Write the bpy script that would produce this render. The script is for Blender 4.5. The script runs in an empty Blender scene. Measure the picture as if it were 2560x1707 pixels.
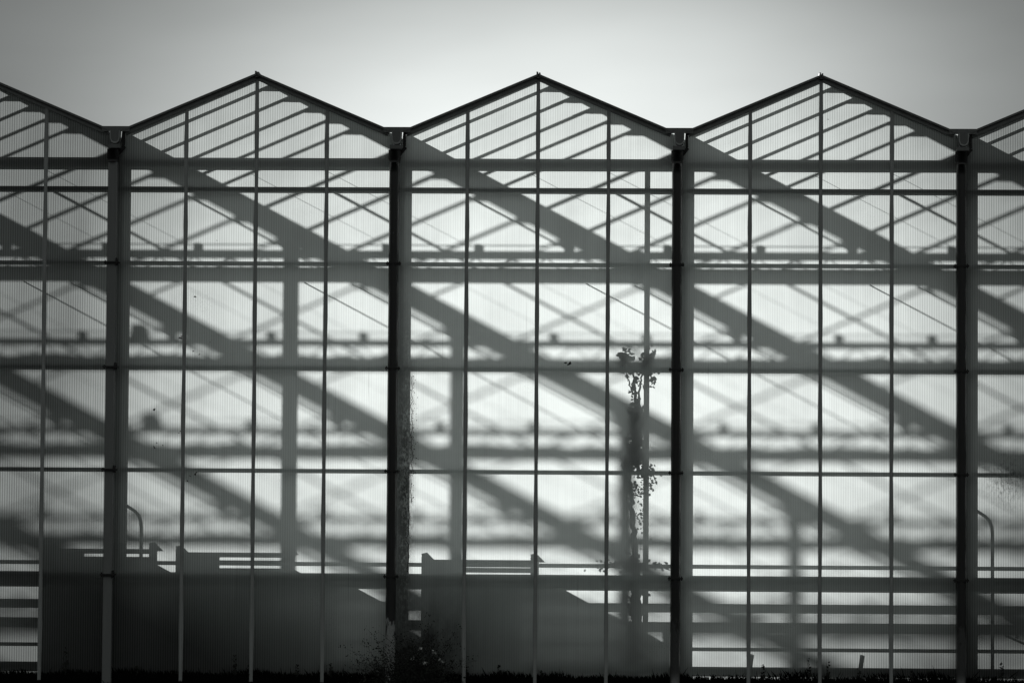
import bpy, math, random
from mathutils import Vector, Matrix
random.seed(7)
sc = bpy.context.scene
C = sc.collection
R = math.radians

# ------------------------------------------------------------------ dimensions (metres)
RIDGE, EAVE = 8.375, 7.60
GH = 0.165                     # half width of a valley gutter
SL = (RIDGE - EAVE) / (2 - GH)
GUT = [-26, -22, -18, -14, -10, -6, -2, 2, 6, 10]
BAY, NB = 5.0, 8
LEN = BAY * NB
ROWS = [6.736, 5.679, 4.197, 2.747, 1.268]
SUN = Vector((-2.379, 5.0, 1.251)).normalized()      # towards the sun


def roof_z(x):
    d = min(abs(x - g) for g in GUT)
    return EAVE if d <= GH else EAVE + (d - GH) * SL


# ------------------------------------------------------------------ node helpers
def mat(name):
    m = bpy.data.materials.new(name)
    m.use_nodes = True
    nt = m.node_tree
    nt.nodes.clear()
    out = nt.nodes.new('ShaderNodeOutputMaterial')
    return m, nt, out


def N(nt, t, **kw):
    n = nt.nodes.new(t)
    for k, v in kw.items():
        if k in n.inputs.keys() if isinstance(k, str) else False:
            n.inputs[k].default_value = v
        else:
            setattr(n, k, v)
    return n


def math_n(nt, op, a, b=None, c=None, clamp=False):
    n = nt.nodes.new('ShaderNodeMath')
    n.operation = op
    n.use_clamp = clamp
    for i, v in enumerate((a, b, c)):
        if v is None:
            continue
        if isinstance(v, (int, float)):
            n.inputs[i].default_value = v
        else:
            nt.links.new(v, n.inputs[i])
    return n.outputs[0]


def smooth(nt, v, a, b, to0=0.0, to1=1.0):
    n = nt.nodes.new('ShaderNodeMapRange')
    n.interpolation_type = 'SMOOTHSTEP'
    nt.links.new(v, n.inputs['Value'])
    n.inputs['From Min'].default_value = a
    n.inputs['From Max'].default_value = b
    n.inputs['To Min'].default_value = to0
    n.inputs['To Max'].default_value = to1
    return n.outputs['Result']


def noise(nt, vec, scale, detail=4, rough=0.55, stretch=None):
    n = nt.nodes.new('ShaderNodeTexNoise')
    n.inputs['Scale'].default_value = scale
    n.inputs['Detail'].default_value = detail
    n.inputs['Roughness'].default_value = rough
    if stretch:
        mp = nt.nodes.new('ShaderNodeMapping')
        mp.inputs['Scale'].default_value = stretch
        nt.links.new(vec, mp.inputs['Vector'])
        vec = mp.outputs[0]
    nt.links.new(vec, n.inputs['Vector'])
    return n.outputs['Fac']


def grey(nt, v, tint=(0.955, 1.0, 0.982)):
    """value socket -> tinted grey colour"""
    n = nt.nodes.new('ShaderNodeVectorMath')
    n.operation = 'SCALE'
    n.inputs[0].default_value = tint
    nt.links.new(v, n.inputs['Scale'])
    return n.outputs[0]


def metal(name, base, var=0.35, rough=0.45, metallic=0.0, rust=None, grime_low=False, spec=0.4):
    """painted / galvanised metal with worn, streaky tone"""
    m, nt, out = mat(name)
    geo = nt.nodes.new('ShaderNodeNewGeometry')
    pos = geo.outputs['Position']
    f1 = noise(nt, pos, 3.0, 5, 0.6, (6, 6, 0.8))
    f2 = noise(nt, pos, 40.0, 3, 0.6)
    v = math_n(nt, 'MULTIPLY_ADD', f1, var * 1.6, 1 - var * 0.8)
    v = math_n(nt, 'MULTIPLY', v, math_n(nt, 'MULTIPLY_ADD', f2, var * 0.8, 1 - var * 0.4))
    v = math_n(nt, 'MULTIPLY', v, base)
    if grime_low:   # bare zinc shows where the dark coat has flaked off near the foot
        sep = nt.nodes.new('ShaderNodeSeparateXYZ')
        nt.links.new(pos, sep.inputs[0])
        low = smooth(nt, sep.outputs['Z'], 1.1, 0.15, 0.0, 1.0)
        fl = noise(nt, pos, 14.0, 4, 0.7, (1, 1, 0.35))
        k = smooth(nt, math_n(nt, 'MULTIPLY_ADD', low, 0.42, fl), 0.70, 0.80)
        mx = nt.nodes.new('ShaderNodeMix')
        nt.links.new(k, mx.inputs[0])
        nt.links.new(v, mx.inputs[2])
        nt.links.new(math_n(nt, 'MULTIPLY_ADD', f2, grime_low * 2, grime_low), mx.inputs[3])
        v = mx.outputs[0]
    p = nt.nodes.new('ShaderNodeBsdfPrincipled')
    nt.links.new(grey(nt, v), p.inputs['Base Color'])
    p.inputs['Metallic'].default_value = metallic
    p.inputs['Specular IOR Level'].default_value = spec
    nt.links.new(math_n(nt, 'MULTIPLY_ADD', f2, 0.25, rough - 0.1), p.inputs['Roughness'])
    nt.links.new(p.outputs[0], out.inputs[0])
    return m


def panel_material():
    """ribbed twin-wall sheet: light passes through it diffused; grime and algae differ over the wall, edge and foot shade painted in"""
    m, nt, out = mat('twinwall_sheet')
    geo = nt.nodes.new('ShaderNodeNewGeometry')
    pos = geo.outputs['Position']
    sep = nt.nodes.new('ShaderNodeSeparateXYZ')
    nt.links.new(pos, sep.inputs[0])
    X, Z = sep.outputs['X'], sep.outputs['Z']
    big = noise(nt, pos, 0.35, 3, 0.5)
    med = noise(nt, pos, 1.6, 5, 0.6, (1, 1, 0.45))
    streak = noise(nt, pos, 2.0, 4, 0.6, (9, 1, 0.22))
    spk = noise(nt, pos, 55.0, 2, 0.6)
    # edge_shade: vignette painted into the sheets, darker away from the middle of the wall
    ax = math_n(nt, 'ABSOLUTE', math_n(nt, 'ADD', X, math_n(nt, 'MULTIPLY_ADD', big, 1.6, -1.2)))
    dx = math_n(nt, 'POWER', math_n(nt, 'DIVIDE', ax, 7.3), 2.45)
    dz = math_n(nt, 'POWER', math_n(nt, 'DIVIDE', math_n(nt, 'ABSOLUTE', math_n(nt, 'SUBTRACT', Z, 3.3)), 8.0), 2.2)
    edge_shade = math_n(nt, 'ADD', dx, dz, clamp=True)
    # painted shade: sheets darken towards the foot, most in the lower corners
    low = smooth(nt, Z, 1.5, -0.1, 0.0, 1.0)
    edge_shade = math_n(nt, 'MULTIPLY', edge_shade, math_n(nt, 'MULTIPLY_ADD', low, 0.8, 1.0), clamp=True)
    # ribs of the hollow sheet
    rib = math_n(nt, 'SINE', math_n(nt, 'MULTIPLY', X, 2 * math.pi / 0.0335))
    rib = math_n(nt, 'MULTIPLY_ADD', rib, 0.5, 0.5)
    ra = math_n(nt, 'MULTIPLY_ADD', edge_shade, 0.42, 0.07)
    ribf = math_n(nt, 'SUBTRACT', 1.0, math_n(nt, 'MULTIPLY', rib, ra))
    t = math_n(nt, 'MULTIPLY_ADD', edge_shade, -0.74, 1.0)
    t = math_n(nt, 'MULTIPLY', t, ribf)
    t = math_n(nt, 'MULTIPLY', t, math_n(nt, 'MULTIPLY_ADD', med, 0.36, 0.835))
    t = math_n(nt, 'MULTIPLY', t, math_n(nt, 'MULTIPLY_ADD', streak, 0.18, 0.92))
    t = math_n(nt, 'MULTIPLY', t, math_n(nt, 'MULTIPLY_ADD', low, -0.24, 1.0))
    # algae specks
    alg = math_n(nt, 'MULTIPLY', smooth(nt, noise(nt, pos, 0.9, 3, 0.6), 0.56, 0.72), smooth(nt, spk, 0.55, 0.7))
    t = math_n(nt, 'MULTIPLY', t, math_n(nt, 'MULTIPLY_ADD', alg, -0.35, 1.0), clamp=True)
    # stains: splashed soil round the bush, moss beside two posts
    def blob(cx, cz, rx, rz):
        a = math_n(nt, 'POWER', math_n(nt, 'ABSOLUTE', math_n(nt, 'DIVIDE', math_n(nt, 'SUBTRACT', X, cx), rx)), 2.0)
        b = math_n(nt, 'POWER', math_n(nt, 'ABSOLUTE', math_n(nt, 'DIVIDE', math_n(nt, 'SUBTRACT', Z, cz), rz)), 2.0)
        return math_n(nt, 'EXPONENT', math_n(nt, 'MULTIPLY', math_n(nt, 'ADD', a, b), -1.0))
    fine = noise(nt, pos, 30.0, 5, 0.75, (1, 1, 0.5))
    coarse = noise(nt, pos, 5.0, 5, 0.7, (1, 1, 0.6))
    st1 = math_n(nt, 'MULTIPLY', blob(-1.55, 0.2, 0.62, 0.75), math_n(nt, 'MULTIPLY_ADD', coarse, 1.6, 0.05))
    st2 = math_n(nt, 'MULTIPLY', blob(-1.85, 2.5, 0.11, 1.8), smooth(nt, math_n(nt, 'MULTIPLY_ADD', coarse, 0.6, fine), 0.62, 0.86, 0.0, 1.0))
    st3 = math_n(nt, 'MULTIPLY', blob(6.62, 2.65, 0.26, 0.33), smooth(nt, fine, 0.45, 0.62, 0.0, 0.75))
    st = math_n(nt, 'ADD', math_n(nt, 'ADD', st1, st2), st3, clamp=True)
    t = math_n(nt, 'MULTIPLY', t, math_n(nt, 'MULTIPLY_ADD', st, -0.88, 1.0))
    dr = noise(nt, pos, 1.0, 2, 0.5, (38, 1, 0.35))
    t = math_n(nt, 'MULTIPLY', t, smooth(nt, dr, 0.71, 0.76, 1.0, 0.62))
    oi = nt.nodes.new('ShaderNodeObjectInfo')
    t = math_n(nt, 'MULTIPLY', t, math_n(nt, 'MULTIPLY_ADD', oi.outputs['Random'], -0.09, 1.03), clamp=True)
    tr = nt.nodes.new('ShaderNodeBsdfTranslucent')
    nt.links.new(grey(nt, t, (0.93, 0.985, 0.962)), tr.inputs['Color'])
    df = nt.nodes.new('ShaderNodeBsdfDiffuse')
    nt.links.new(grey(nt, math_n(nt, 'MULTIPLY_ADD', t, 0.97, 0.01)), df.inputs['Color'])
    gl = nt.nodes.new('ShaderNodeBsdfGlossy')
    gl.inputs['Roughness'].default_value = 0.35
    gl.inputs['Color'].default_value = (0.9, 0.9, 0.9, 1)
    mx = nt.nodes.new('ShaderNodeMixShader')
    mx.inputs[0].default_value = 0.15
    nt.links.new(tr.outputs[0], mx.inputs[1])
    nt.links.new(df.outputs[0], mx.inputs[2])
    m2 = nt.nodes.new('ShaderNodeMixShader')
    m2.inputs[0].default_value = 0.025
    nt.links.new(mx.outputs[0], m2.inputs[1])
    nt.links.new(gl.outputs[0], m2.inputs[2])
    nt.links.new(m2.outputs[0], out.inputs[0])
    return m


def glass_material():
    """thin roof glass: clear, more reflective at grazing angles"""
    m, nt, out = mat('roof_glass')
    fr = nt.nodes.new('ShaderNodeFresnel')
    fr.inputs['IOR'].default_value = 1.32
    one = math_n(nt, 'SUBTRACT', 1.0, fr.outputs[0])
    trn = math_n(nt, 'MULTIPLY', one, one)
    refl = math_n(nt, 'SUBTRACT', 1.0, trn)
    tb = nt.nodes.new('ShaderNodeBsdfTransparent')
    geo = nt.nodes.new('ShaderNodeNewGeometry')
    d = noise(nt, geo.outputs['Position'], 0.8, 4, 0.6)
    nt.links.new(grey(nt, math_n(nt, 'MULTIPLY_ADD', d, 0.36, 0.79), (1, 1, 1)), tb.inputs['Color'])
    gb = nt.nodes.new('ShaderNodeBsdfGlossy')
    gb.inputs['Roughness'].default_value = 0.05
    mx = nt.nodes.new('ShaderNodeMixShader')
    nt.links.new(refl, mx.inputs[0])
    nt.links.new(tb.outputs[0], mx.inputs[1])
    nt.links.new(gb.outputs[0], mx.inputs[2])
    nt.links.new(mx.outputs[0], out.inputs[0])
    return m


def rough_mat(name, base, var=0.4, scale=4.0, tint=(0.97, 1.0, 0.97), rough=0.9):
    m, nt, out = mat(name)
    geo = nt.nodes.new('ShaderNodeNewGeometry')
    f = noise(nt, geo.outputs['Position'], scale, 6, 0.65)
    v = math_n(nt, 'MULTIPLY', math_n(nt, 'MULTIPLY_ADD', f, var * 2, 1 - var), base)
    p = nt.nodes.new('ShaderNodeBsdfPrincipled')
    nt.links.new(grey(nt, v, tint), p.inputs['Base Color'])
    p.inputs['Roughness'].default_value = rough
    p.inputs['Specular IOR Level'].default_value = 0.0 if base < .01 else 0.15
    nt.links.new(p.outputs[0], out.inputs[0])
    return m


M = dict(
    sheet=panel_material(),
    glass=glass_material(),
    alu=metal('weathered_aluminium', 0.25, 0.35, 0.5),
    alu_dark=metal('dark_aluminium', 0.10, 0.4, 0.5),
    galv_dark=metal('dull_galvanised_steel', 0.12, 0.25, 0.55),
    galv=metal('galvanised_steel', 0.34, 0.25, 0.55),
    seal=rough_mat('black_rubber', 0.02, 0.3, 20),
    pipe_black=metal('black_coated_pipe', 0.012, 0.5, 0.32, grime_low=0.02, spec=0.55),
    pipe_flaked=metal('flaking_black_pipe', 0.012, 0.5, 0.35, grime_low=0.12, spec=0.55),
    pipe_grey=metal('grey_pipe', 0.14, 0.15, 0.6),
    clamp=metal('blackened_clamp', 0.008, 0.3, 0.6),
    crate=metal('crate_steel', 0.55, 0.3, 0.6),
    concrete=rough_mat('concrete_floor', 0.42, 0.25, 1.5),
    soil=rough_mat('dark_soil', 0.003, 0.5, 2.0),
    leaf=rough_mat('dark_leaf', 0.02, 0.5, 9.0, (0.9, 1.0, 0.85)),
    grass=rough_mat('dark_grass', 0.004, 0.5, 6.0, (0.9, 1.0, 0.85)),
    dead=rough_mat('dead_leaf', 0.03, 0.4, 30.0),
    stem=rough_mat('dark_stem', 0.025, 0.4, 20.0),
    pale=rough_mat('pale_seed_head', 0.35, 0.3, 30.0),
)


# ------------------------------------------------------------------ mesh builder
class MB:
    def __init__(s):
        s.v, s.f = [], []

    def face(s, pts):
        i = len(s.v)
        s.v += [tuple(p) for p in pts]
        s.f.append(tuple(range(i, i + len(pts))))

    def box(s, x0, x1, y0, y1, z0, z1):
        i = len(s.v)
        s.v += [(x, y, z) for z in (z0, z1) for y in (y0, y1) for x in (x0, x1)]
        for q in ((0, 2, 3, 1), (4, 5, 7, 6), (0, 1, 5, 4), (2, 6, 7, 3), (0, 4, 6, 2), (1, 3, 7, 5)):
            s.f.append(tuple(i + k for k in q))
        return s

    def bar(s, a, b, w, h, up=(0, 0, 1)):
        """box section w across, h along 'up', from a to b"""
        a, b, up = Vector(a), Vector(b), Vector(up)
        d = (b - a).normalized()
        side = d.cross(up).normalized() * (w / 2)
        u = side.cross(d).normalized() * (h / 2)
        i = len(s.v)
        for p in (a, b):
            for q in (-side - u, side - u, side + u, -side + u):
                s.v.append(tuple(p + q))
        for q in ((0, 1, 2, 3), (7, 6, 5, 4), (0, 4, 5, 1), (1, 5, 6, 2), (2, 6, 7, 3), (3, 7, 4, 0)):
            s.f.append(tuple(i + k for k in q))
        return s

    def tube(s, pts, r, n=10, cap=True):
        pts = [Vector(p) for p in pts]
        rr = r if isinstance(r, (list, tuple)) else [r] * len(pts)
        ref = Vector((0.13, 0.97, 0.2)) if abs((pts[-1] - pts[0]).normalized().y) < 0.8 else Vector((1, 0, 0))
        i = len(s.v)
        for k, p in enumerate(pts):
            d = (pts[min(k + 1, len(pts) - 1)] - pts[max(k - 1, 0)]).normalized()
            a = d.cross(ref).normalized()
            b = d.cross(a)
            for j in range(n):
                t = 2 * math.pi * j / n
                s.v.append(tuple(p + (a * math.cos(t) + b * math.sin(t)) * rr[k]))
        for k in range(len(pts) - 1):
            for j in range(n):
                j2 = (j + 1) % n
                s.f.append((i + k * n + j, i + k * n + j2, i + (k + 1) * n + j2, i + (k + 1) * n + j))
        if cap:
            s.f.append(tuple(i + j for j in range(n)))
            s.f.append(tuple(i + (len(pts) - 1) * n + j for j in reversed(range(n))))
        return s

    def leaf(s, c, size, ax=None):
        c = Vector(c)
        if ax is None:
            ax = Vector((random.gauss(0, 1), random.gauss(0, .5), random.gauss(0, 1)))
        ax = Vector(ax).normalized()
        sd = ax.cross(Vector((random.gauss(0, .5), random.choice((-1, 1)), random.gauss(0, .5)))).normalized()
        w = size * random.uniform(.25, .45)
        s.face([c, c + ax * size * .35 + sd * w, c + ax * size * .75 + sd * w * .6, c + ax * size,
                c + ax * size * .7 - sd * w * .7, c + ax * size * .3 - sd * w])

    def build(s, name, m, parent=None, smoothed=False):
        me = bpy.data.meshes.new(name)
        me.from_pydata(s.v, [], s.f)
        me.update()
        if smoothed:
            for p in me.polygons:
                p.use_smooth = len(p.vertices) == 4
        o = bpy.data.objects.new(name, me)
        C.objects.link(o)
        me.materials.append(m)
        if parent is not None:
            o.parent = parent
        return o


def bevel(o, w=0.006, seg=2):
    b = o.modifiers.new('bevel', 'BEVEL')
    b.width = w
    b.segments = seg
    b.limit_method = 'ANGLE'
    return o


def tag(o, label=None, cat=None, group=None, kind=None):
    if label: o['label'] = label
    if cat: o['category'] = cat
    if group: o['group'] = group
    if kind: o['kind'] = kind
    return o


def thing(name, label, cat, loc=(0, 0, 0), group=None):
    o = bpy.data.objects.new(name, None)
    C.objects.link(o)
    o.location = loc
    return tag(o, label, cat, group)


# ------------------------------------------------------------------ ground
g = MB()
g.face([(-900, -900, -0.30), (900, -900, -0.30), (900, 900, -0.30), (-900, 900, -0.30)])
tag(g.build('ground', M['soil']), kind='structure')
fl = MB()
fl.face([(-26, 0.18, -.14), (10, 0.18, -.14), (10, LEN, -.14), (-26, LEN, -.14)])
tag(fl.build('greenhouse_floor', M['concrete']), kind='structure')

# ------------------------------------------------------------------ the greenhouse
gh = thing('greenhouse', 'long greenhouse with a saw-tooth row of glazed gables and milky ribbed wall sheets', 'greenhouse')

# wall sheets, one between each pair of uprights
for g0 in GUT[:-1]:
    for k in range(4):
        a, b = g0 + k, g0 + k + 1
        xs = [a] + ([a + GH] if k == 0 else []) + ([b - GH] if k == 3 else []) + [b]
        p = MB()
        p.face([(a, 0, -0.155), (b, 0, -0.155)] + [(x, 0, roof_z(x) - 0.03) for x in reversed(xs)])
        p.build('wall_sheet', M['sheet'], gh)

# uprights outside the sheets, slightly uneven
for g0 in GUT[:-1]:
    for k in (1, 2, 3):
        x = g0 + k
        top = roof_z(x) - 0.05
        u = MB()
        zs = [-0.235] + sorted(ROWS) + [top]
        zz = []
        for i in range(len(zs) - 1):
            for q in (0, .5):
                zz.append(zs[i] + (zs[i + 1] - zs[i]) * q)
        zz.append(top)
        ring = []
        for i, z in enumerate(zz):
            w = 0.024 if i % 2 == 0 else 0.032
            dx = random.uniform(-.003, .003)
            ring.append([(x - w + dx, -.035, z), (x + w + dx, -.035, z), (x + w + dx, -.004, z), (x - w + dx, -.004, z)])
        for i in range(len(ring) - 1):
            for j in range(4):
                j2 = (j + 1) % 4
                u.face([ring[i][j], ring[i][j2], ring[i + 1][j2], ring[i + 1][j]])
        u.face(ring[-1]); u.face(list(reversed(ring[0])))
        # cover strip
        u.box(x - .012, x + .012, -.043, -.036, -.225, top - .02)
        u.build('mullion', M['alu'], gh)

# rails inside the sheets
u = MB(); u.box(-26, 10, .015, .07, 6.69, 6.765); u.build('rail', M['galv_dark'], gh)
for z, h in zip(ROWS[1:], (.05, .06, .05, .07)):
    u = MB(); u.box(-26, 10, .02, .07, z - h / 2, z + h / 2); u.build('rail', M['galv'], gh)
u = MB(); u.box(-26, 10, .045, .16, 7.035, 7.185); u.build('gable_beam', M['galv_dark'], gh)
u = MB(); u.box(-26, 10, .11, .15, 1.115, 1.245); u.build('kick_board', M['galv'], gh)
u = MB(); u.tube([(-26, .30, 1.50), (10, .30, 1.50)], .028); u.build('inner_rail', M['galv'], gh, True)
u = MB(); u.box(-26, 10, -.03, .17, -.40, -.16); u.build('curb', M['soil'], gh)
u = MB(); u.box(-26, 10, .03, .17, -.07, .03); u.build('sill', M['concrete'], gh)

# posts behind the sheets under every gutter
for x in GUT:
    u = MB(); u.box(x - .04, x + .125, .075, .19, -.15, 7.34)
    # haunch plates tying post, beam and gutter together
    u.face([(x - .30, .12, 7.18), (x + .04, .12, 7.18), (x + .04, .12, 7.38)])
    u.build('gable_post', M['galv_dark'], gh)

# roof edges over the gable wall
for g0 in GUT[:-1]:
    rx = g0 + 2
    for sgn in (-1, 1):
        ex = rx + sgn * (2 - .10)
        ez = RIDGE - 1.90 * SL
        e = MB()
        nrm = Vector((sgn * SL, 0, 1)).normalized()
        a, b = Vector((rx, 0, RIDGE)), Vector((ex, 0, ez))
        off = nrm * -.013
        e.bar(a + off + Vector((0, -.03, 0)), b + off + Vector((0, -.03, 0)), .15, .026, nrm)
        e.build('roof_edge_cap', M['alu_dark'], gh)
        e = MB()
        off = nrm * -.053
        e.bar(a + off + Vector((0, -.02, 0)), b + off + Vector((0, -.02, 0)), .055, .05, nrm)
        off = nrm * -.084
        e.bar(a + off + Vector((0, -.012, 0)), b + off + Vector((0, -.012, 0)), .04, .012, nrm)
        e.build('roof_edge_rail', M['alu'], gh)
    r = MB()
    r.box(rx - .028, rx - .006, -.10, LEN, RIDGE - .02, RIDGE + .028)
    r.box(rx + .006, rx + .028, -.10, LEN, RIDGE - .02, RIDGE + .016)
    r.box(rx - .022, rx + .022, -.09, LEN, RIDGE - .06, RIDGE - .021)
    r.build('ridge_cap', M['alu_dark'], gh)

# valley gutters
for x in GUT:
    q = MB()
    y0, y1 = -.08, LEN
    prof = [(-.085, 7.525), (-.075, 7.42), (-.05, 7.335), (.05, 7.335), (.075, 7.42), (.085, 7.525)]
    for i in range(len(prof) - 1):
        (ax, az), (bx, bz) = prof[i], prof[i + 1]
        q.face([(x + ax, y0, az), (x + bx, y0, bz), (x + bx, y1, bz), (x + ax, y1, az)])
    q.box(x - GH - .03, x + GH + .03, y0 - .02, y0 - .002, EAVE - .065, EAVE + .010)     # front stop end
    q.build('gutter', M['alu_dark'], gh)

# roof planes
bars_y = [0.12, 0.46, 1.08, 1.69, 2.31, 2.93]
y = 4.2
while y < LEN:
    bars_y.append(y); y += 1.25 if y < 8 else 2.5
for g0 in GUT[:-1]:
    rx = g0 + 2
    for sgn in (-1, 1):
        ex = rx + sgn * (2 - GH)
        s = MB()
        ex = rx + sgn * 1.92
        EZ = 7.53
        s.face([(rx, 0.02, RIDGE - .01), (ex, 0.02, EZ), (ex, LEN, EZ), (rx, LEN, RIDGE - .01)])
        so = s.build('roof_pane', M['glass'], gh)
        b = MB()
        nrm = Vector((sgn * SL, 0, 1)).normalized()
        for yy in bars_y:
            yy += random.uniform(0, .035)
            w, h = (.030, .036) if yy < 3.5 else ((.035, .045) if yy < 8 else (.03, .032))
            off = nrm * -(h / 2 + .006)
            b.bar(Vector((rx, yy, RIDGE - .01)) + off, Vector((ex, yy, EZ)) + off, w, h, nrm)
        for fx, fz in ((rx + sgn * .03, RIDGE - .035), (ex - sgn * .03, EZ + .005)):
            b.box(fx - .015, fx + .015, .1, LEN, fz - .03, fz + .005)
        b.build('roof_frame', M['alu'], so)
    gp = MB()
    for yy in bars_y[1:]:
        gp.face([(rx, yy, RIDGE - .02), (rx - .34, yy, RIDGE - .165), (rx - .16, yy, RIDGE - .135), (rx + .10, yy, RIDGE - .14), (rx + .36, yy, RIDGE - .175)])
    tag(gp.build('ridge_plates', M['galv'], gh), kind='stuff')
    # tube that pushes the roof vents, and screen wires, running the length of the span
    t = MB(); t.tube([(rx, 2.35, 7.27), (rx, LEN, 7.27)], .022, 8); t.build('vent_tube', M['galv'], gh, True)
    for o_, zz in ((-1.30, 5.40), (-.62, 5.38)):
        t = MB(); t.tube([(g0 + 4 + o_ - .571, 1.2, zz + .30), (g0 + 4 + o_ - .571, LEN, zz + .30)], .010, 6); t.build('hanging_pipe', M['galv'], gh, True)
    t = MB(); t.tube([(g0 + 4 - .05, 2.2, 7.19), (g0 + 4 - .05, LEN, 7.19)], .018, 6); t.build('drain_tube', M['galv'], gh, True)
    wr = MB()
    for i in range(3):
        xx = g0 + .7 + i * 1.1
        wr.tube([(xx, .2, 6.98 + .03 * (i % 3)), (xx + .3, LEN, 6.98)], .0035, 4, False)
    wr.build('screen_wires', M['galv'], gh)

# lattice girders across the house
for k in range(1, NB + 1):
    yk = k * BAY
    t = MB()
    hv = k == 1
    t.box(-26, 10, yk - .03, yk + .03, *((7.0, 7.105) if hv else (7.005, 7.095)))
    t.box(-26, 10, yk - .05, yk + .05, *((6.665, 6.865) if hv else (6.66, 6.83)))
    t.tube([(-26, yk, 7.19), (10, yk, 7.19)], .009, 5)
    x = -26.0
    while x < 9.9:
        t.bar((x, yk, 6.82), (x + .25, yk, 7.015), .015, .015, (0, 1, 0))
        t.bar((x + .25, yk, 7.015), (x + .5, yk, 6.82), .015, .015, (0, 1, 0))
        x += .5
    # rolled screen bundle hanging from the bottom chord: lumpy cloth
    t.build('girder', M['galv'], gh)
    c = MB()
    pts, rr = [], []
    x = -25.9
    while x < 9.9:
        pts.append((x, yk - .12, 6.745 + random.uniform(-.012, .012)))
        rr.append(random.choice((.06, .075, .09, .105)) if k > 1 else random.uniform(.055, .085))
        x += .28
    c.tube(pts, rr, 8)
    c.build('rolled_screen', M['concrete'], gh, True)
    for gx in GUT:
        p = MB()
        gj = gx
        gx = gx + random.uniform(-.03, .03)
        p.box(gj + .02, gj + .12, yk - .05, yk + .05, 7.09, 7.36)
        p.box(gx - 1.24, gx - 1.15, yk - .05, yk + .05, 7.09, 7.20)
        p.box(gx - 2.55, gx - 2.46, yk - .05, yk + .05, 7.09, 7.20)
        p.build('gutter_bracket', M['galv'], gh)
    for cx in (-18, -6, 6):
        p = MB(); p.box(cx + .05, cx + .205, yk - .075, yk + .075, -.14, 7.34)
        p.build('column', M['galv'], gh)
for (mx_, k) in ((-10.40, 2), (-12.60, 3)):
    p = MB(); p.box(mx_ - .09, mx_ + .09, k * BAY - .09, k * BAY + .09, 7.09, 7.29)
    p.box(mx_ - .13, mx_ + .13, k * BAY - .06, k * BAY + .06, 7.09, 7.16)
    bevel(p.build('vent_motor', M['crate'], gh), .02)

# far and side walls
w = MB()
for g0 in GUT[:-1]:
    w.face([(g0, LEN, 0), (g0 + 4, LEN, 0), (g0 + 4, LEN, EAVE), (g0 + 2, LEN, RIDGE - .03), (g0, LEN, EAVE)])
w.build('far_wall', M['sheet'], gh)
for xx in (-26, 10):
    w = MB(); w.face([(xx, 0.02, 0), (xx, LEN, 0), (xx, LEN, EAVE - .02), (xx, 0.02, EAVE - .02)])
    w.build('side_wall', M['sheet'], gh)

# rainwater pipes
def downpipe(x, m, lab, r=.072, flat=False):
    d = MB()
    px = x - .03
    yy = -.13
    if flat:
        d.box(px - .065, px + .065, yy - .045, yy + .045, -.30, 7.12)
    else:
        zz = [-.30 + i * .25 for i in range(30)] + [7.12]
        d.tube([(px + random.uniform(-.0015, .0015), yy, z) for z in zz], r, 20)
    o = d.build('downpipe', m, gh, not flat)
    if flat: bevel(o, .018, 3)
    o['label'] = lab
    s = MB()
    s.tube([(px, yy, 7.10), (px, yy, 7.14), (px, yy, 7.145), (px, yy, 7.28)], [.080, .080, .086, .086], 20)
    s.build('pipe_socket', M['clamp'], o, True)
    # U shaped outlet box under the gutter end
    h = MB()
    sh = [(-.072, 7.545), (-.068, 7.42), (-.052, 7.375), (-.02, 7.355), (.02, 7.355), (.052, 7.375), (.068, 7.42), (.072, 7.545)]
    fr = [(px + .03 + a, -.20, z) for a, z in sh]
    bk = [(px + .03 + a, -.06, z) for a, z in sh]
    h.face(fr)
    for i in range(len(sh)):
        j = (i + 1) % len(sh)
        h.face([fr[i], bk[i], bk[j], fr[j]])
    h.box(px - .065, px + .105, -.205, -.05, 7.29, 7.345)
    h.build('outlet_box', M['alu_dark'], o)
    rim = MB()
    for i in range(len(sh) - 1):
        a, b = sh[i], sh[i + 1]
        k_ = .80
        cx_, cz_ = 0, 7.47
        a2 = (a[0] * k_, cz_ + (a[1] - cz_) * k_); b2 = (b[0] * k_, cz_ + (b[1] - cz_) * k_)
        a1 = (a[0] * .98, cz_ + (a[1] - cz_) * .98); b1 = (b[0] * .98, cz_ + (b[1] - cz_) * .98)
        rim.face([(px + .03 + a1[0], -.205, a1[1]), (px + .03 + b1[0], -.205, b1[1]), (px + .03 + b2[0], -.205, b2[1]), (px + .03 + a2[0], -.205, a2[1])])
    rim.build('outlet_rim', M['alu'], o)
    # strut from the outlet back to the post
    b = MB()
    b.box(x + .085, x + .125, -.06, -.01, 7.34, 7.54)
    b.bar((x + .12, -.04, 7.33), (x + .03, -.04, 7.22), .05, .04, (0, 1, 0))
    b.build('stay', M['clamp'], o)
    for z in ROWS[1:]:
        c = MB()
        c.box(px - .105, px + .105, yy - .075, -.045, z - .022, z + .002)
        c.box(px + .062, px + .082, yy - .07, -.045, z - .05, z + .05) if flat else c.box(px - .07, px + .07, yy - .07, -.05, z - .034, z - .024)
        for sx in (-.088, .088):
            c.tube([(px + sx, yy - .02, z - .04), (px + sx, yy - .02, z + .02)], .008, 6)
        c.build('pipe_clamp', M['clamp'], o)
    return o

downpipe(-6, M['pipe_grey'], 'flat grey downpipe on the left of the wall', flat=True)
downpipe(-2, M['pipe_flaked'], 'round black downpipe with bare flaked foot behind the bush')
downpipe(2, M['pipe_black'], 'round black downpipe beside the climbing vine')
downpipe(6, M['pipe_black'], 'round black downpipe at the right end')

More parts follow.
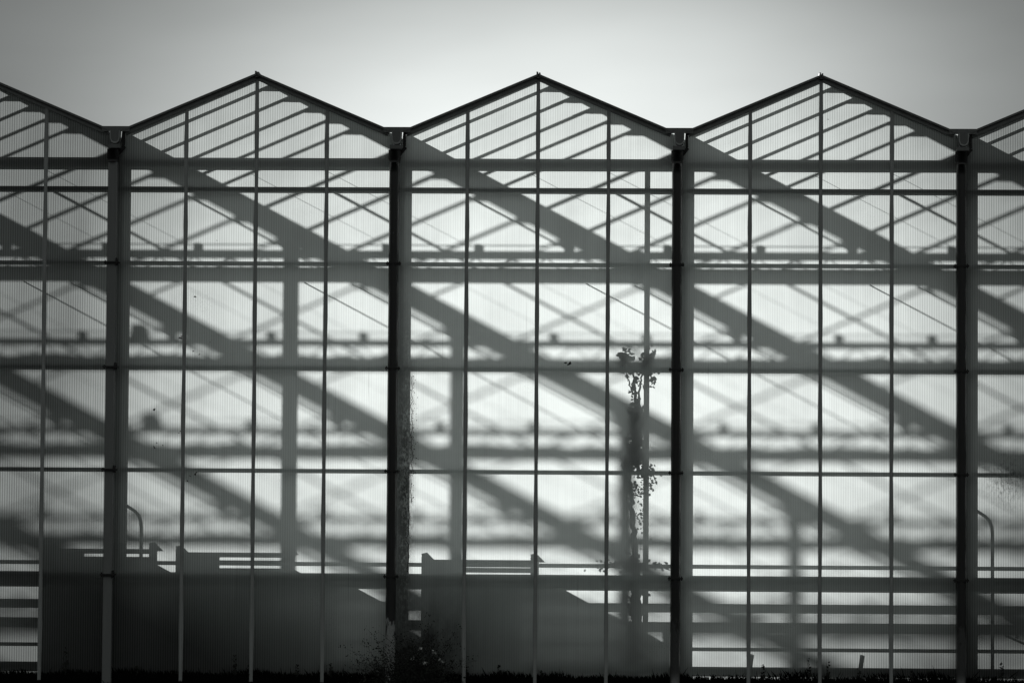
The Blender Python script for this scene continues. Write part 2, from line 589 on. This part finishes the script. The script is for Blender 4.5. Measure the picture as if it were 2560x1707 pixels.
# ------------------------------------------------------------------ things standing inside, seen as shadows on the sheets
rack = thing('heating_pipe_rack', 'low rack of thick horizontal heating pipes behind the foot of the wall', 'pipe rack', (-7, .5, 0))
def pr(name, mb, m=M['galv'], sm=False):
    for i, v in enumerate(mb.v): mb.v[i] = (v[0] + 7, v[1] - .5, v[2])
    return mb.build(name, m, rack, sm)
for yy, z, r in ((.55, .98, .062), (.50, .70, .070), (.35, .355, .026), (.35, .06, .05)):
    pr('pipe', MB().tube([(-10, yy, z), (9.9, yy, z)], r, 14), sm=True)
for i in range(13):
    x = -9.6 + i * 1.55
    q = MB()
    q.bar((x, .40, -.14), (x + .06, .40, .30), .04, .05, (0, 1, 0))
    pr('pipe_foot', q)

def crate(x0, w, d0, L, zt, label):
    """open-topped steel stillage: solid sides, posts with flared caps, two open rails"""
    t = thing('storage_crate', label, 'crate', (x0, d0, -.14), 'steel crates stored behind the foot of the wall')
    zt += .14
    s = MB()
    s.box(0, w, 0, .03, 0.05, zt - .22)
    s.box(0, w, L - .03, L, 0.05, zt - .22)
    s.box(0, .03, .03, L - .03, 0.05, zt - .20)
    s.box(w - .03, w, .03, L - .03, 0.05, zt - .20)
    s.box(.03, w - .03, .03, L - .03, 0.10, 0.14)
    s.build('body', M['crate'], t)
    for z in (zt - .14, zt - .03):
        r = MB(); r.box(.05, w - .05, 0, .04, z - .03, z + .03); r.build('rail', M['crate'], t)
    sh = MB(); sh.box(.05, w * .38, .005, .02, zt - .23, zt); sh.build('end_sheet', M['crate'], t)
    for px in (0.0, w - .08):
        for py in (0.0, L - .08):
            p = MB()
            p.box(px, px + .08, py, py + .08, 0, zt + .04)
            p.face([(px - .02, py + .04, zt + .09), (px + .06, py + .04, zt + .11), (px + .19, py + .04, zt - .02), (px, py + .04, zt - .02)])
            p.build('corner_post', M['crate'], t)
    return t

crate(-7.20, 1.62, .40, 4.2, 1.72, 'dark steel crate silhouetted at far left, left of the grey downpipe')
crate(-5.28, 1.62, .40, 4.2, 1.68, 'tall steel crate silhouetted between the grey downpipe and the flaked black downpipe')
crate(-1.80, 1.62, .40, 4.0, 1.60, 'steel crate silhouetted right of the bush at the flaked downpipe')

bin_ = thing('storage_bin', 'low lidded bin silhouetted left of the flaked black downpipe', 'bin', (-3.86, .42, -.14))
sb = MB(); sb.box(0, 1.12, 0, 1.5, .08, 1.28)
for i in range(5): sb.box(.08 + i * .24, .14 + i * .24, -.02, -.001, .10, 1.24)
bevel(sb.build('body', M['crate'], bin_), .02)
sb = MB(); sb.box(-.02, 1.14, -.02, 1.52, 1.283, 1.34); bevel(sb.build('lid', M['crate'], bin_), .015)
for fx in (.1, 1.02):
    for fy in (.1, 1.4): MB().box(fx - .04, fx + .04, fy - .04, fy + .04, 0, .078).build('foot', M['crate'], bin_)
lad = thing('ladder', 'ladder leaning low behind the sheet right of the rightmost downpipe', 'ladder', (6.45, .32, -.14))
for o_ in (0, .24):
    MB().bar((0, 0, .95 - o_), (1.6, .0, .05 + .0 - o_ * .1), .03, .06, (0, 1, 0)).build('rail', M['galv'], lad)
for i in range(5):
    f = .1 + i * .2
    MB().bar((1.6 * f, 0, .95 - .9 * f - .03), (1.6 * f, 0, .71 + (.026 - .71) * f + .03), .03, .03, (0, 1, 0)).build('rung', M['galv'], lad)

stand = thing('standpipe', 'slim vertical pipe rising inside the wall beside the climbing vine', 'pipe', (1.42, .28, 0))
MB().tube([(0, 0, -.14), (0, 0, 7.08)], .036, 12).build('pipe', M['galv'], stand, True)
for z in (1.1, 2.8, 4.2, 5.7):
    MB().box(-.05, .05, -.19, .045, z - .015, z + .015).build('pipe_clamp', M['galv'], stand)

def rail_post(x, label, l=1.0):
    t = thing('handrail', label, 'handrail', (x, .25, 0), 'bent handrails inside the wall')
    MB().tube([(-.38, 0, 2.40), (-.10, 0, 2.22), (-.04, 0, 2.16), (-.01, 0, 2.08), (0, 0, 1.98), (0, 0, 1.6), (0, 0, -.14)], .023, 12).build('tube', M['galv'], t, True)
    MB().box(-.05, .05, -.05, .05, -.14, -.12).build('foot_plate', M['galv'], t)
    return t
rail_post(-5.70, 'bent tube handrail in shadow just right of the grey downpipe')
rail_post(6.30, 'bent tube handrail in shadow just right of the rightmost downpipe')

# ------------------------------------------------------------------ plants
vine = thing('climbing_vine', 'withered vine climbing the slim pipe inside the wall', 'vine', (1.4, .16, 0))
def rel(mb, ox, oy):
    mb.v = [(a - ox, b - oy, c) for a, b, c in mb.v]
    return mb
st = MB()
def wig(pts, r0, r1):
    P, n = [], 10
    for i in range(len(pts) - 1):
        for j in range(n):
            t = j / n
            a, b = Vector(pts[i]), Vector(pts[i + 1])
            P.append(a.lerp(b, t) + Vector((random.gauss(0, .008), random.gauss(0, .01), 0)))
    P.append(Vector(pts[-1]))
    R_ = [r0 + (r1 - r0) * i / (len(P) - 1) for i in range(len(P))]
    st.tube(P, R_, 6)
wig([(1.36, .16, -.14), (1.38, .14, 1.0), (1.34, .15, 1.6), (1.30, .12, 2.3), (1.25, .12, 2.8)], .06, .03)
wig([(1.40, .16, -.14), (1.33, .15, .9), (1.36, .13, 1.4)], .07, .05)
wig([(1.25, .12, 2.75), (1.30, .1, 3.0), (1.33, .1, 3.3), (1.34, .12, 3.8), (1.30, .12, 4.3)], .04, .012)
wig([(1.45, .12, 2.7), (1.47, .12, 3.0), (1.40, .1, 3.4), (1.40, .1, 3.9), (1.47, .1, 4.3)], .03, .01)
wig([(1.36, .12, 2.9), (1.34, .12, 3.2), (1.40, .12, 3.5), (1.38, .12, 3.8)], .06, .03)
wig([(1.3, .12, 3.9), (1.22, .1, 4.15), (1.20, .1, 4.4)], .012, .006)
wig([(1.45, .12, 2.9), (1.60, .1, 2.75), (1.66, .1, 2.6)], .014, .006)
wig([(1.36, .12, 1.4), (1.1, .1, 1.5), (.95, .1, 1.45)], .02, .008)
wig([(1.36, .12, 1.4), (1.65, .1, 1.48), (1.85, .1, 1.4)], .02, .008)
rel(st, 1.4, .16).build('stems', M['stem'], vine, True)
lf = MB()
def cl(x, z, sx, sz, n, s, yy=.10):
    for _ in range(n):
        lf.leaf((random.gauss(x, sx), yy + random.uniform(-.05, .05), random.gauss(z, sz)), s * random.uniform(.6, 1.3))
cl(1.21, 4.34, .028, .085, 90, .07)
cl(1.53, 4.30, .045, .085, 130, .06)
cl(1.57, 4.08, .035, .07, 24, .05)
cl(1.33, 3.98, .035, .13, 60, .05)
cl(1.37, 3.30, .04, .22, 330, .07)
cl(1.38, 3.0, .045, .15, 90, .06)
cl(1.24, 2.85, .05, .07, 50, .06)
cl(1.50, 2.86, .04, .05, 30, .05)
cl(1.55, 2.70, .06, .08, 60, .045)
cl(1.36, 2.52, .09, .06, 90, .045)
cl(1.32, 2.2, .04, .3, 60, .04, .3)
cl(1.33, 1.45, .25, .04, 130, .05)
cl(1.34, 1.0, .05, .35, 80, .06)
cl(1.38, .15, .16, .14, 90, .07, .25)
rel(lf, 1.4, .16).build('leaves', M['leaf'], vine)

def ivy(x, z0, z1, n, label, spread=.04, size=.013):
    t = thing('ivy', label, 'ivy', (x, -.015, z0), 'patches of fine creeper on the wall sheets')
    s = MB(); L = MB()
    P = []
    z = z0
    while z < z1:
        P.append((random.gauss(0, .012), 0, z - z0)); z += .08
    s.tube(P, .004, 5)
    s.build('stem', M['stem'], t)
    for _ in range(n):
        zz = random.random()
        dens = .4 + .6 * math.sin(zz * math.pi)
        L.leaf((abs(random.gauss(0, spread * dens)) * random.choice((1, 1, -.6)), random.uniform(-.02, .005), zz * (z1 - z0)), size * random.uniform(.5, 1.5))
    L.build('leaves', M['leaf'], t)
ivy(-1.76, 2.3, 4.1, 230, 'sparse creeper speckling the wall right of the flaked black downpipe')
ivy(-1.80, 1.3, 2.3, 60, 'thin creeper low on the wall above the bush', .035)

bush = thing('bush', 'dark straggly bush at the foot of the flaked black downpipe', 'bush', (-1.72, -.30, -.30))
bs, bl, bf = MB(), MB(), MB()
for i in range(110):
    a = random.gauss(0, .6)
    L = random.uniform(.35, 1.0) * (1.05 - .28 * abs(a))
    p = Vector((random.uniform(-.28, .28), random.uniform(-.15, .15), 0))
    pts, rr = [p.copy()], [.006]
    d = Vector((math.sin(a), random.gauss(0, .2), math.cos(a)))
    n = 7
    for j in range(n):
        d = (d + Vector((random.gauss(0, .1) + .05 * math.copysign(1, a), random.gauss(0, .08), -.06))).normalized()
        p = p + d * (L / n)
        pts.append(p.copy()); rr.append(.006 * (1 - (j + 1) / (n + 1)))
        for _ in range(6 if j > 0 else 3):
            bl.leaf(p + Vector((random.gauss(0, .03), random.gauss(0, .03), random.gauss(0, .03))), random.uniform(.010, .028), d + Vector((random.gauss(0, .7), random.gauss(0, .5), random.gauss(0, .7))))
    bs.tube(pts, rr, 4, False)
for _ in range(1500):
    bl.leaf((random.gauss(0, .26), random.gauss(0, .12), abs(random.gauss(0, .22))), random.uniform(.015, .04))
for c in (Vector((.03, -.16, .42)), Vector((.2, -.16, .36)), Vector((.33, -.16, .5)), Vector((.42, -.16, .38)), Vector((.12, -.16, .55))):
    bf = MB()
    for _ in range(7):
        bf.leaf(c + Vector((random.gauss(0, .02), 0, random.gauss(0, .012))), .03)
    bf.build('seed_head', M['pale'], bush)
bs.build('twigs', M['stem'], bush); bl.build('leaves', M['leaf'], bush)

# rough grass along the foot of the wall
gr = MB()
for _ in range(15000):
    x = random.uniform(-9, 9)
    yb = random.uniform(-.028, -.004) if random.random() < .6 else random.uniform(-1.6, -.2)
    clump = .5 + .5 * math.sin(x * 2.1 + 1.3 * math.sin(x * .9)) * math.sin(x * 5.3 + .5)
    h = random.uniform(.03, .10) * (.6 + .9 * clump) + (random.random() < .03) * random.uniform(.02, .09)
    if x > 3: h *= 1.25
    lx = random.gauss(0, .35) * h
    wd = random.uniform(.003, .008)
    zb = -.17 if yb > -.1 else -.31
    if yb < -.1: h *= .8
    gr.face([(x - wd, yb, zb), (x + wd, yb, zb), (x + wd * .6 + lx * .5, yb, zb + h * .6), (x + lx, yb, zb + h)])
tag(gr.build('grass', M['grass']), 'rough dark grass along the foot of the wall', 'grass', kind='stuff')

def weed(x, y, h, label, n=9, name='weed'):
    t = thing(name, label, 'weed', (x, y, -.165), 'weeds growing along the foot of the wall')
    s, L = MB(), MB()
    pts = [(0, 0, 0)]
    for j in range(1, 6):
        pts.append((random.gauss(0, .012) * j * .6, 0, h * j / 5))
    s.tube(pts, [.005, .005, .004, .003, .003, .002], 5)
    s.build('stem', M['stem'], t)
    for j in range(n * 2):
        z = random.uniform(.1, 1) * h
        L.leaf((0, 0, z), random.uniform(.02, .05) * (1.3 - .6 * z / h), (random.choice((-1, 1)) * random.uniform(.4, 1), random.gauss(0, .3), random.uniform(0, 1)))
    L.build('leaves', M['leaf'], t)
for x, h, lb in (
    (-6.63, .40, 'single thin weed left of the grey downpipe'),
    (-5.62, .13, 'very short weed just right of the grey downpipe'),
    (-4.23, .30, 'upright weed left of the second upright past the grey downpipe'),
    (-4.02, .20, 'short leafy weed touching the second upright past the grey downpipe'),
    (-3.35, .17, 'small weed midway between two uprights left of the bush'),
    (-2.87, .20, 'weed just right of the upright nearest the bush on its left'),
    (-.95, .16, 'first of two weeds right of the bush'),
    (-.50, .19, 'second, taller weed right of the bush'),
    (.10, .12, 'small weed at the middle upright of the wall'),
    (3.20, .22, 'weed just right of the first upright past the vine downpipe'),
    (3.85, .32, 'tallest weed in the third bay, left of its middle upright'),
    (4.12, .26, 'bushy weed right of the middle upright of the third bay'),
    (4.55, .18, 'low weed between uprights in the third bay'),
    (5.30, .15, 'low weed near the upright left of the rightmost downpipe'),
    (6.55, .30, 'weed under the handrail right of the rightmost downpipe')):
    weed(x, random.uniform(-.026, -.018), h, lb)

# dead leaves caught on the outside of the sheets
spots = [(-4.85, 5.20, .03), (-4.55, 6.0, .012), (-5.05, 4.62, .035), (-5.02, 4.75, .02), (-4.78, 4.38, .018), (-4.86, 4.42, .02), (-4.63, 4.55, .012),
         (-5.42, 3.60, .035), (-5.05, 3.28, .02), (-4.98, 3.22, .012), (-5.38, 3.12, .018), (-5.40, 3.05, .03), (-5.30, 3.08, .018), (-4.82, 2.70, .035), (-4.90, 2.66, .02), (-4.94, 2.58, .02),
         (3.93, 7.75, .014), (4.10, 7.75, .014), (4.98, 3.52, .012), (.46, 4.27, .05)]
for i, (x, z, s) in enumerate(spots):
    where = 'left bay' if x < 0 else 'right bay'
    d = MB()
    for _ in range(3):
        d.leaf((random.gauss(0, s * .25), -.006 - random.random() * .004, random.gauss(0, s * .25)), s)
    o = d.build('dead_leaf', M['dead'])
    o.location = (x, -.004, z)
    lab = 'tiny dark dead leaf stuck to the sheets right of the grey downpipe' if x < 0 else 'tiny dark dead leaf stuck to the sheet beside the rightmost ridge or vine'
    tag(o, lab, 'leaf', 'dead leaves stuck on the left sheets' if x < 0 else 'dead leaves stuck on the right sheets')

# ------------------------------------------------------------------ sky, sun
w = bpy.data.worlds.new('World')
sc.world = w
w.use_nodes = True
nt = w.node_tree
nt.nodes.clear()
out = nt.nodes.new('ShaderNodeOutputWorld')
bg = nt.nodes.new('ShaderNodeBackground')
sky = nt.nodes.new('ShaderNodeTexSky')
sky.sky_type = 'NISHITA'
sky.sun_disc = False
sky.sun_elevation = math.asin(SUN.z)
sky.sun_rotation = math.atan2(SUN.x, SUN.y)
sky.dust_density = 3.0
bw = nt.nodes.new('ShaderNodeRGBToBW')
nt.links.new(sky.outputs[0], bw.inputs[0])
tc = nt.nodes.new('ShaderNodeTexCoord')
sp = nt.nodes.new('ShaderNodeSeparateXYZ')
nt.links.new(tc.outputs['Generated'], sp.inputs[0])
az = math_n(nt, 'MULTIPLY', math_n(nt, 'ARCTAN2', sp.outputs['X'], sp.outputs['Y']), 57.2958)
el = math_n(nt, 'MULTIPLY', math_n(nt, 'ARCSINE', sp.outputs['Z']), 57.2958)
nz = noise(nt, tc.outputs['Generated'], 9.0, 3, 0.5, (1, 1, 3.5))
az2 = math_n(nt, 'POWER', math_n(nt, 'DIVIDE', math_n(nt, 'ABSOLUTE', math_n(nt, 'ADD', az, 1.5)), 5.4), 2.2)
el2 = math_n(nt, 'POWER', math_n(nt, 'DIVIDE', math_n(nt, 'ABSOLUTE', math_n(nt, 'SUBTRACT', el, 5.4)), 3.35), 2.2)
gl = math_n(nt, 'EXPONENT', math_n(nt, 'MULTIPLY', math_n(nt, 'ADD', az2, el2), -1.0))
base = math_n(nt, 'MULTIPLY', bw.outputs[0], 0.045)      # the sky itself
base = math_n(nt, 'MINIMUM', base, 0.155)
base = math_n(nt, 'ADD', base, smooth(nt, el, 10.0, 45.0, 0.0, 0.43))   # lighter haze overhead
tot = math_n(nt, 'MULTIPLY_ADD', gl, 0.90, base)          # bright veil of thin cloud low behind the roofs
tot = math_n(nt, 'MULTIPLY', tot, math_n(nt, 'MULTIPLY_ADD', nz, 0.36, 0.82))
nt.links.new(grey(nt, tot, (0.955, 1.0, 0.982)), bg.inputs['Color'])
bg.inputs['Strength'].default_value = 1.0
nt.links.new(bg.outputs[0], out.inputs[0])

ld = bpy.data.lights.new('sun', 'SUN')
ld.energy = 5.0
ld.angle = R(0.53)
ld.color = (1.0, 0.995, 0.985)
lo = bpy.data.objects.new('sun', ld)
C.objects.link(lo)
lo.rotation_euler = (-SUN).to_track_quat('-Z', 'Y').to_euler()
lo.location = (-20, 40, 25)

# ------------------------------------------------------------------ camera
yaw, pitch, roll = R(-1.825), R(3.148), R(-0.393)
fh = Vector((math.sin(yaw), math.cos(yaw), 0))
Rt = Vector((math.cos(yaw), -math.sin(yaw), 0))
F = fh * math.cos(pitch) + Vector((0, 0, math.sin(pitch)))
U = -fh * math.sin(pitch) + Vector((0, 0, math.cos(pitch)))
r2 = Rt * math.cos(roll) - U * math.sin(roll)
u2 = Rt * math.sin(roll) + U * math.cos(roll)
cd = bpy.data.cameras.new('camera')
cd.lens = 135.0
cd.sensor_width = 36.0
cd.clip_end = 3000
co = bpy.data.objects.new('camera', cd)
C.objects.link(co)
co.matrix_world = Matrix(((r2.x, u2.x, -F.x, 1.375), (r2.y, u2.y, -F.y, -54.2), (r2.z, u2.z, -F.z, 1.6), (0, 0, 0, 1)))
sc.camera = co

sc.render.engine = 'CYCLES'
sc.cycles.max_bounces = 10
sc.cycles.transparent_max_bounces = 32
sc.cycles.caustics_reflective = False
sc.cycles.caustics_refractive = False
sc.cycles.use_denoising = True
sc.cycles.filter_width = 1.5
sc.view_settings.view_transform = 'Standard'
sc.view_settings.look = 'None'
sc.view_settings.exposure = 0
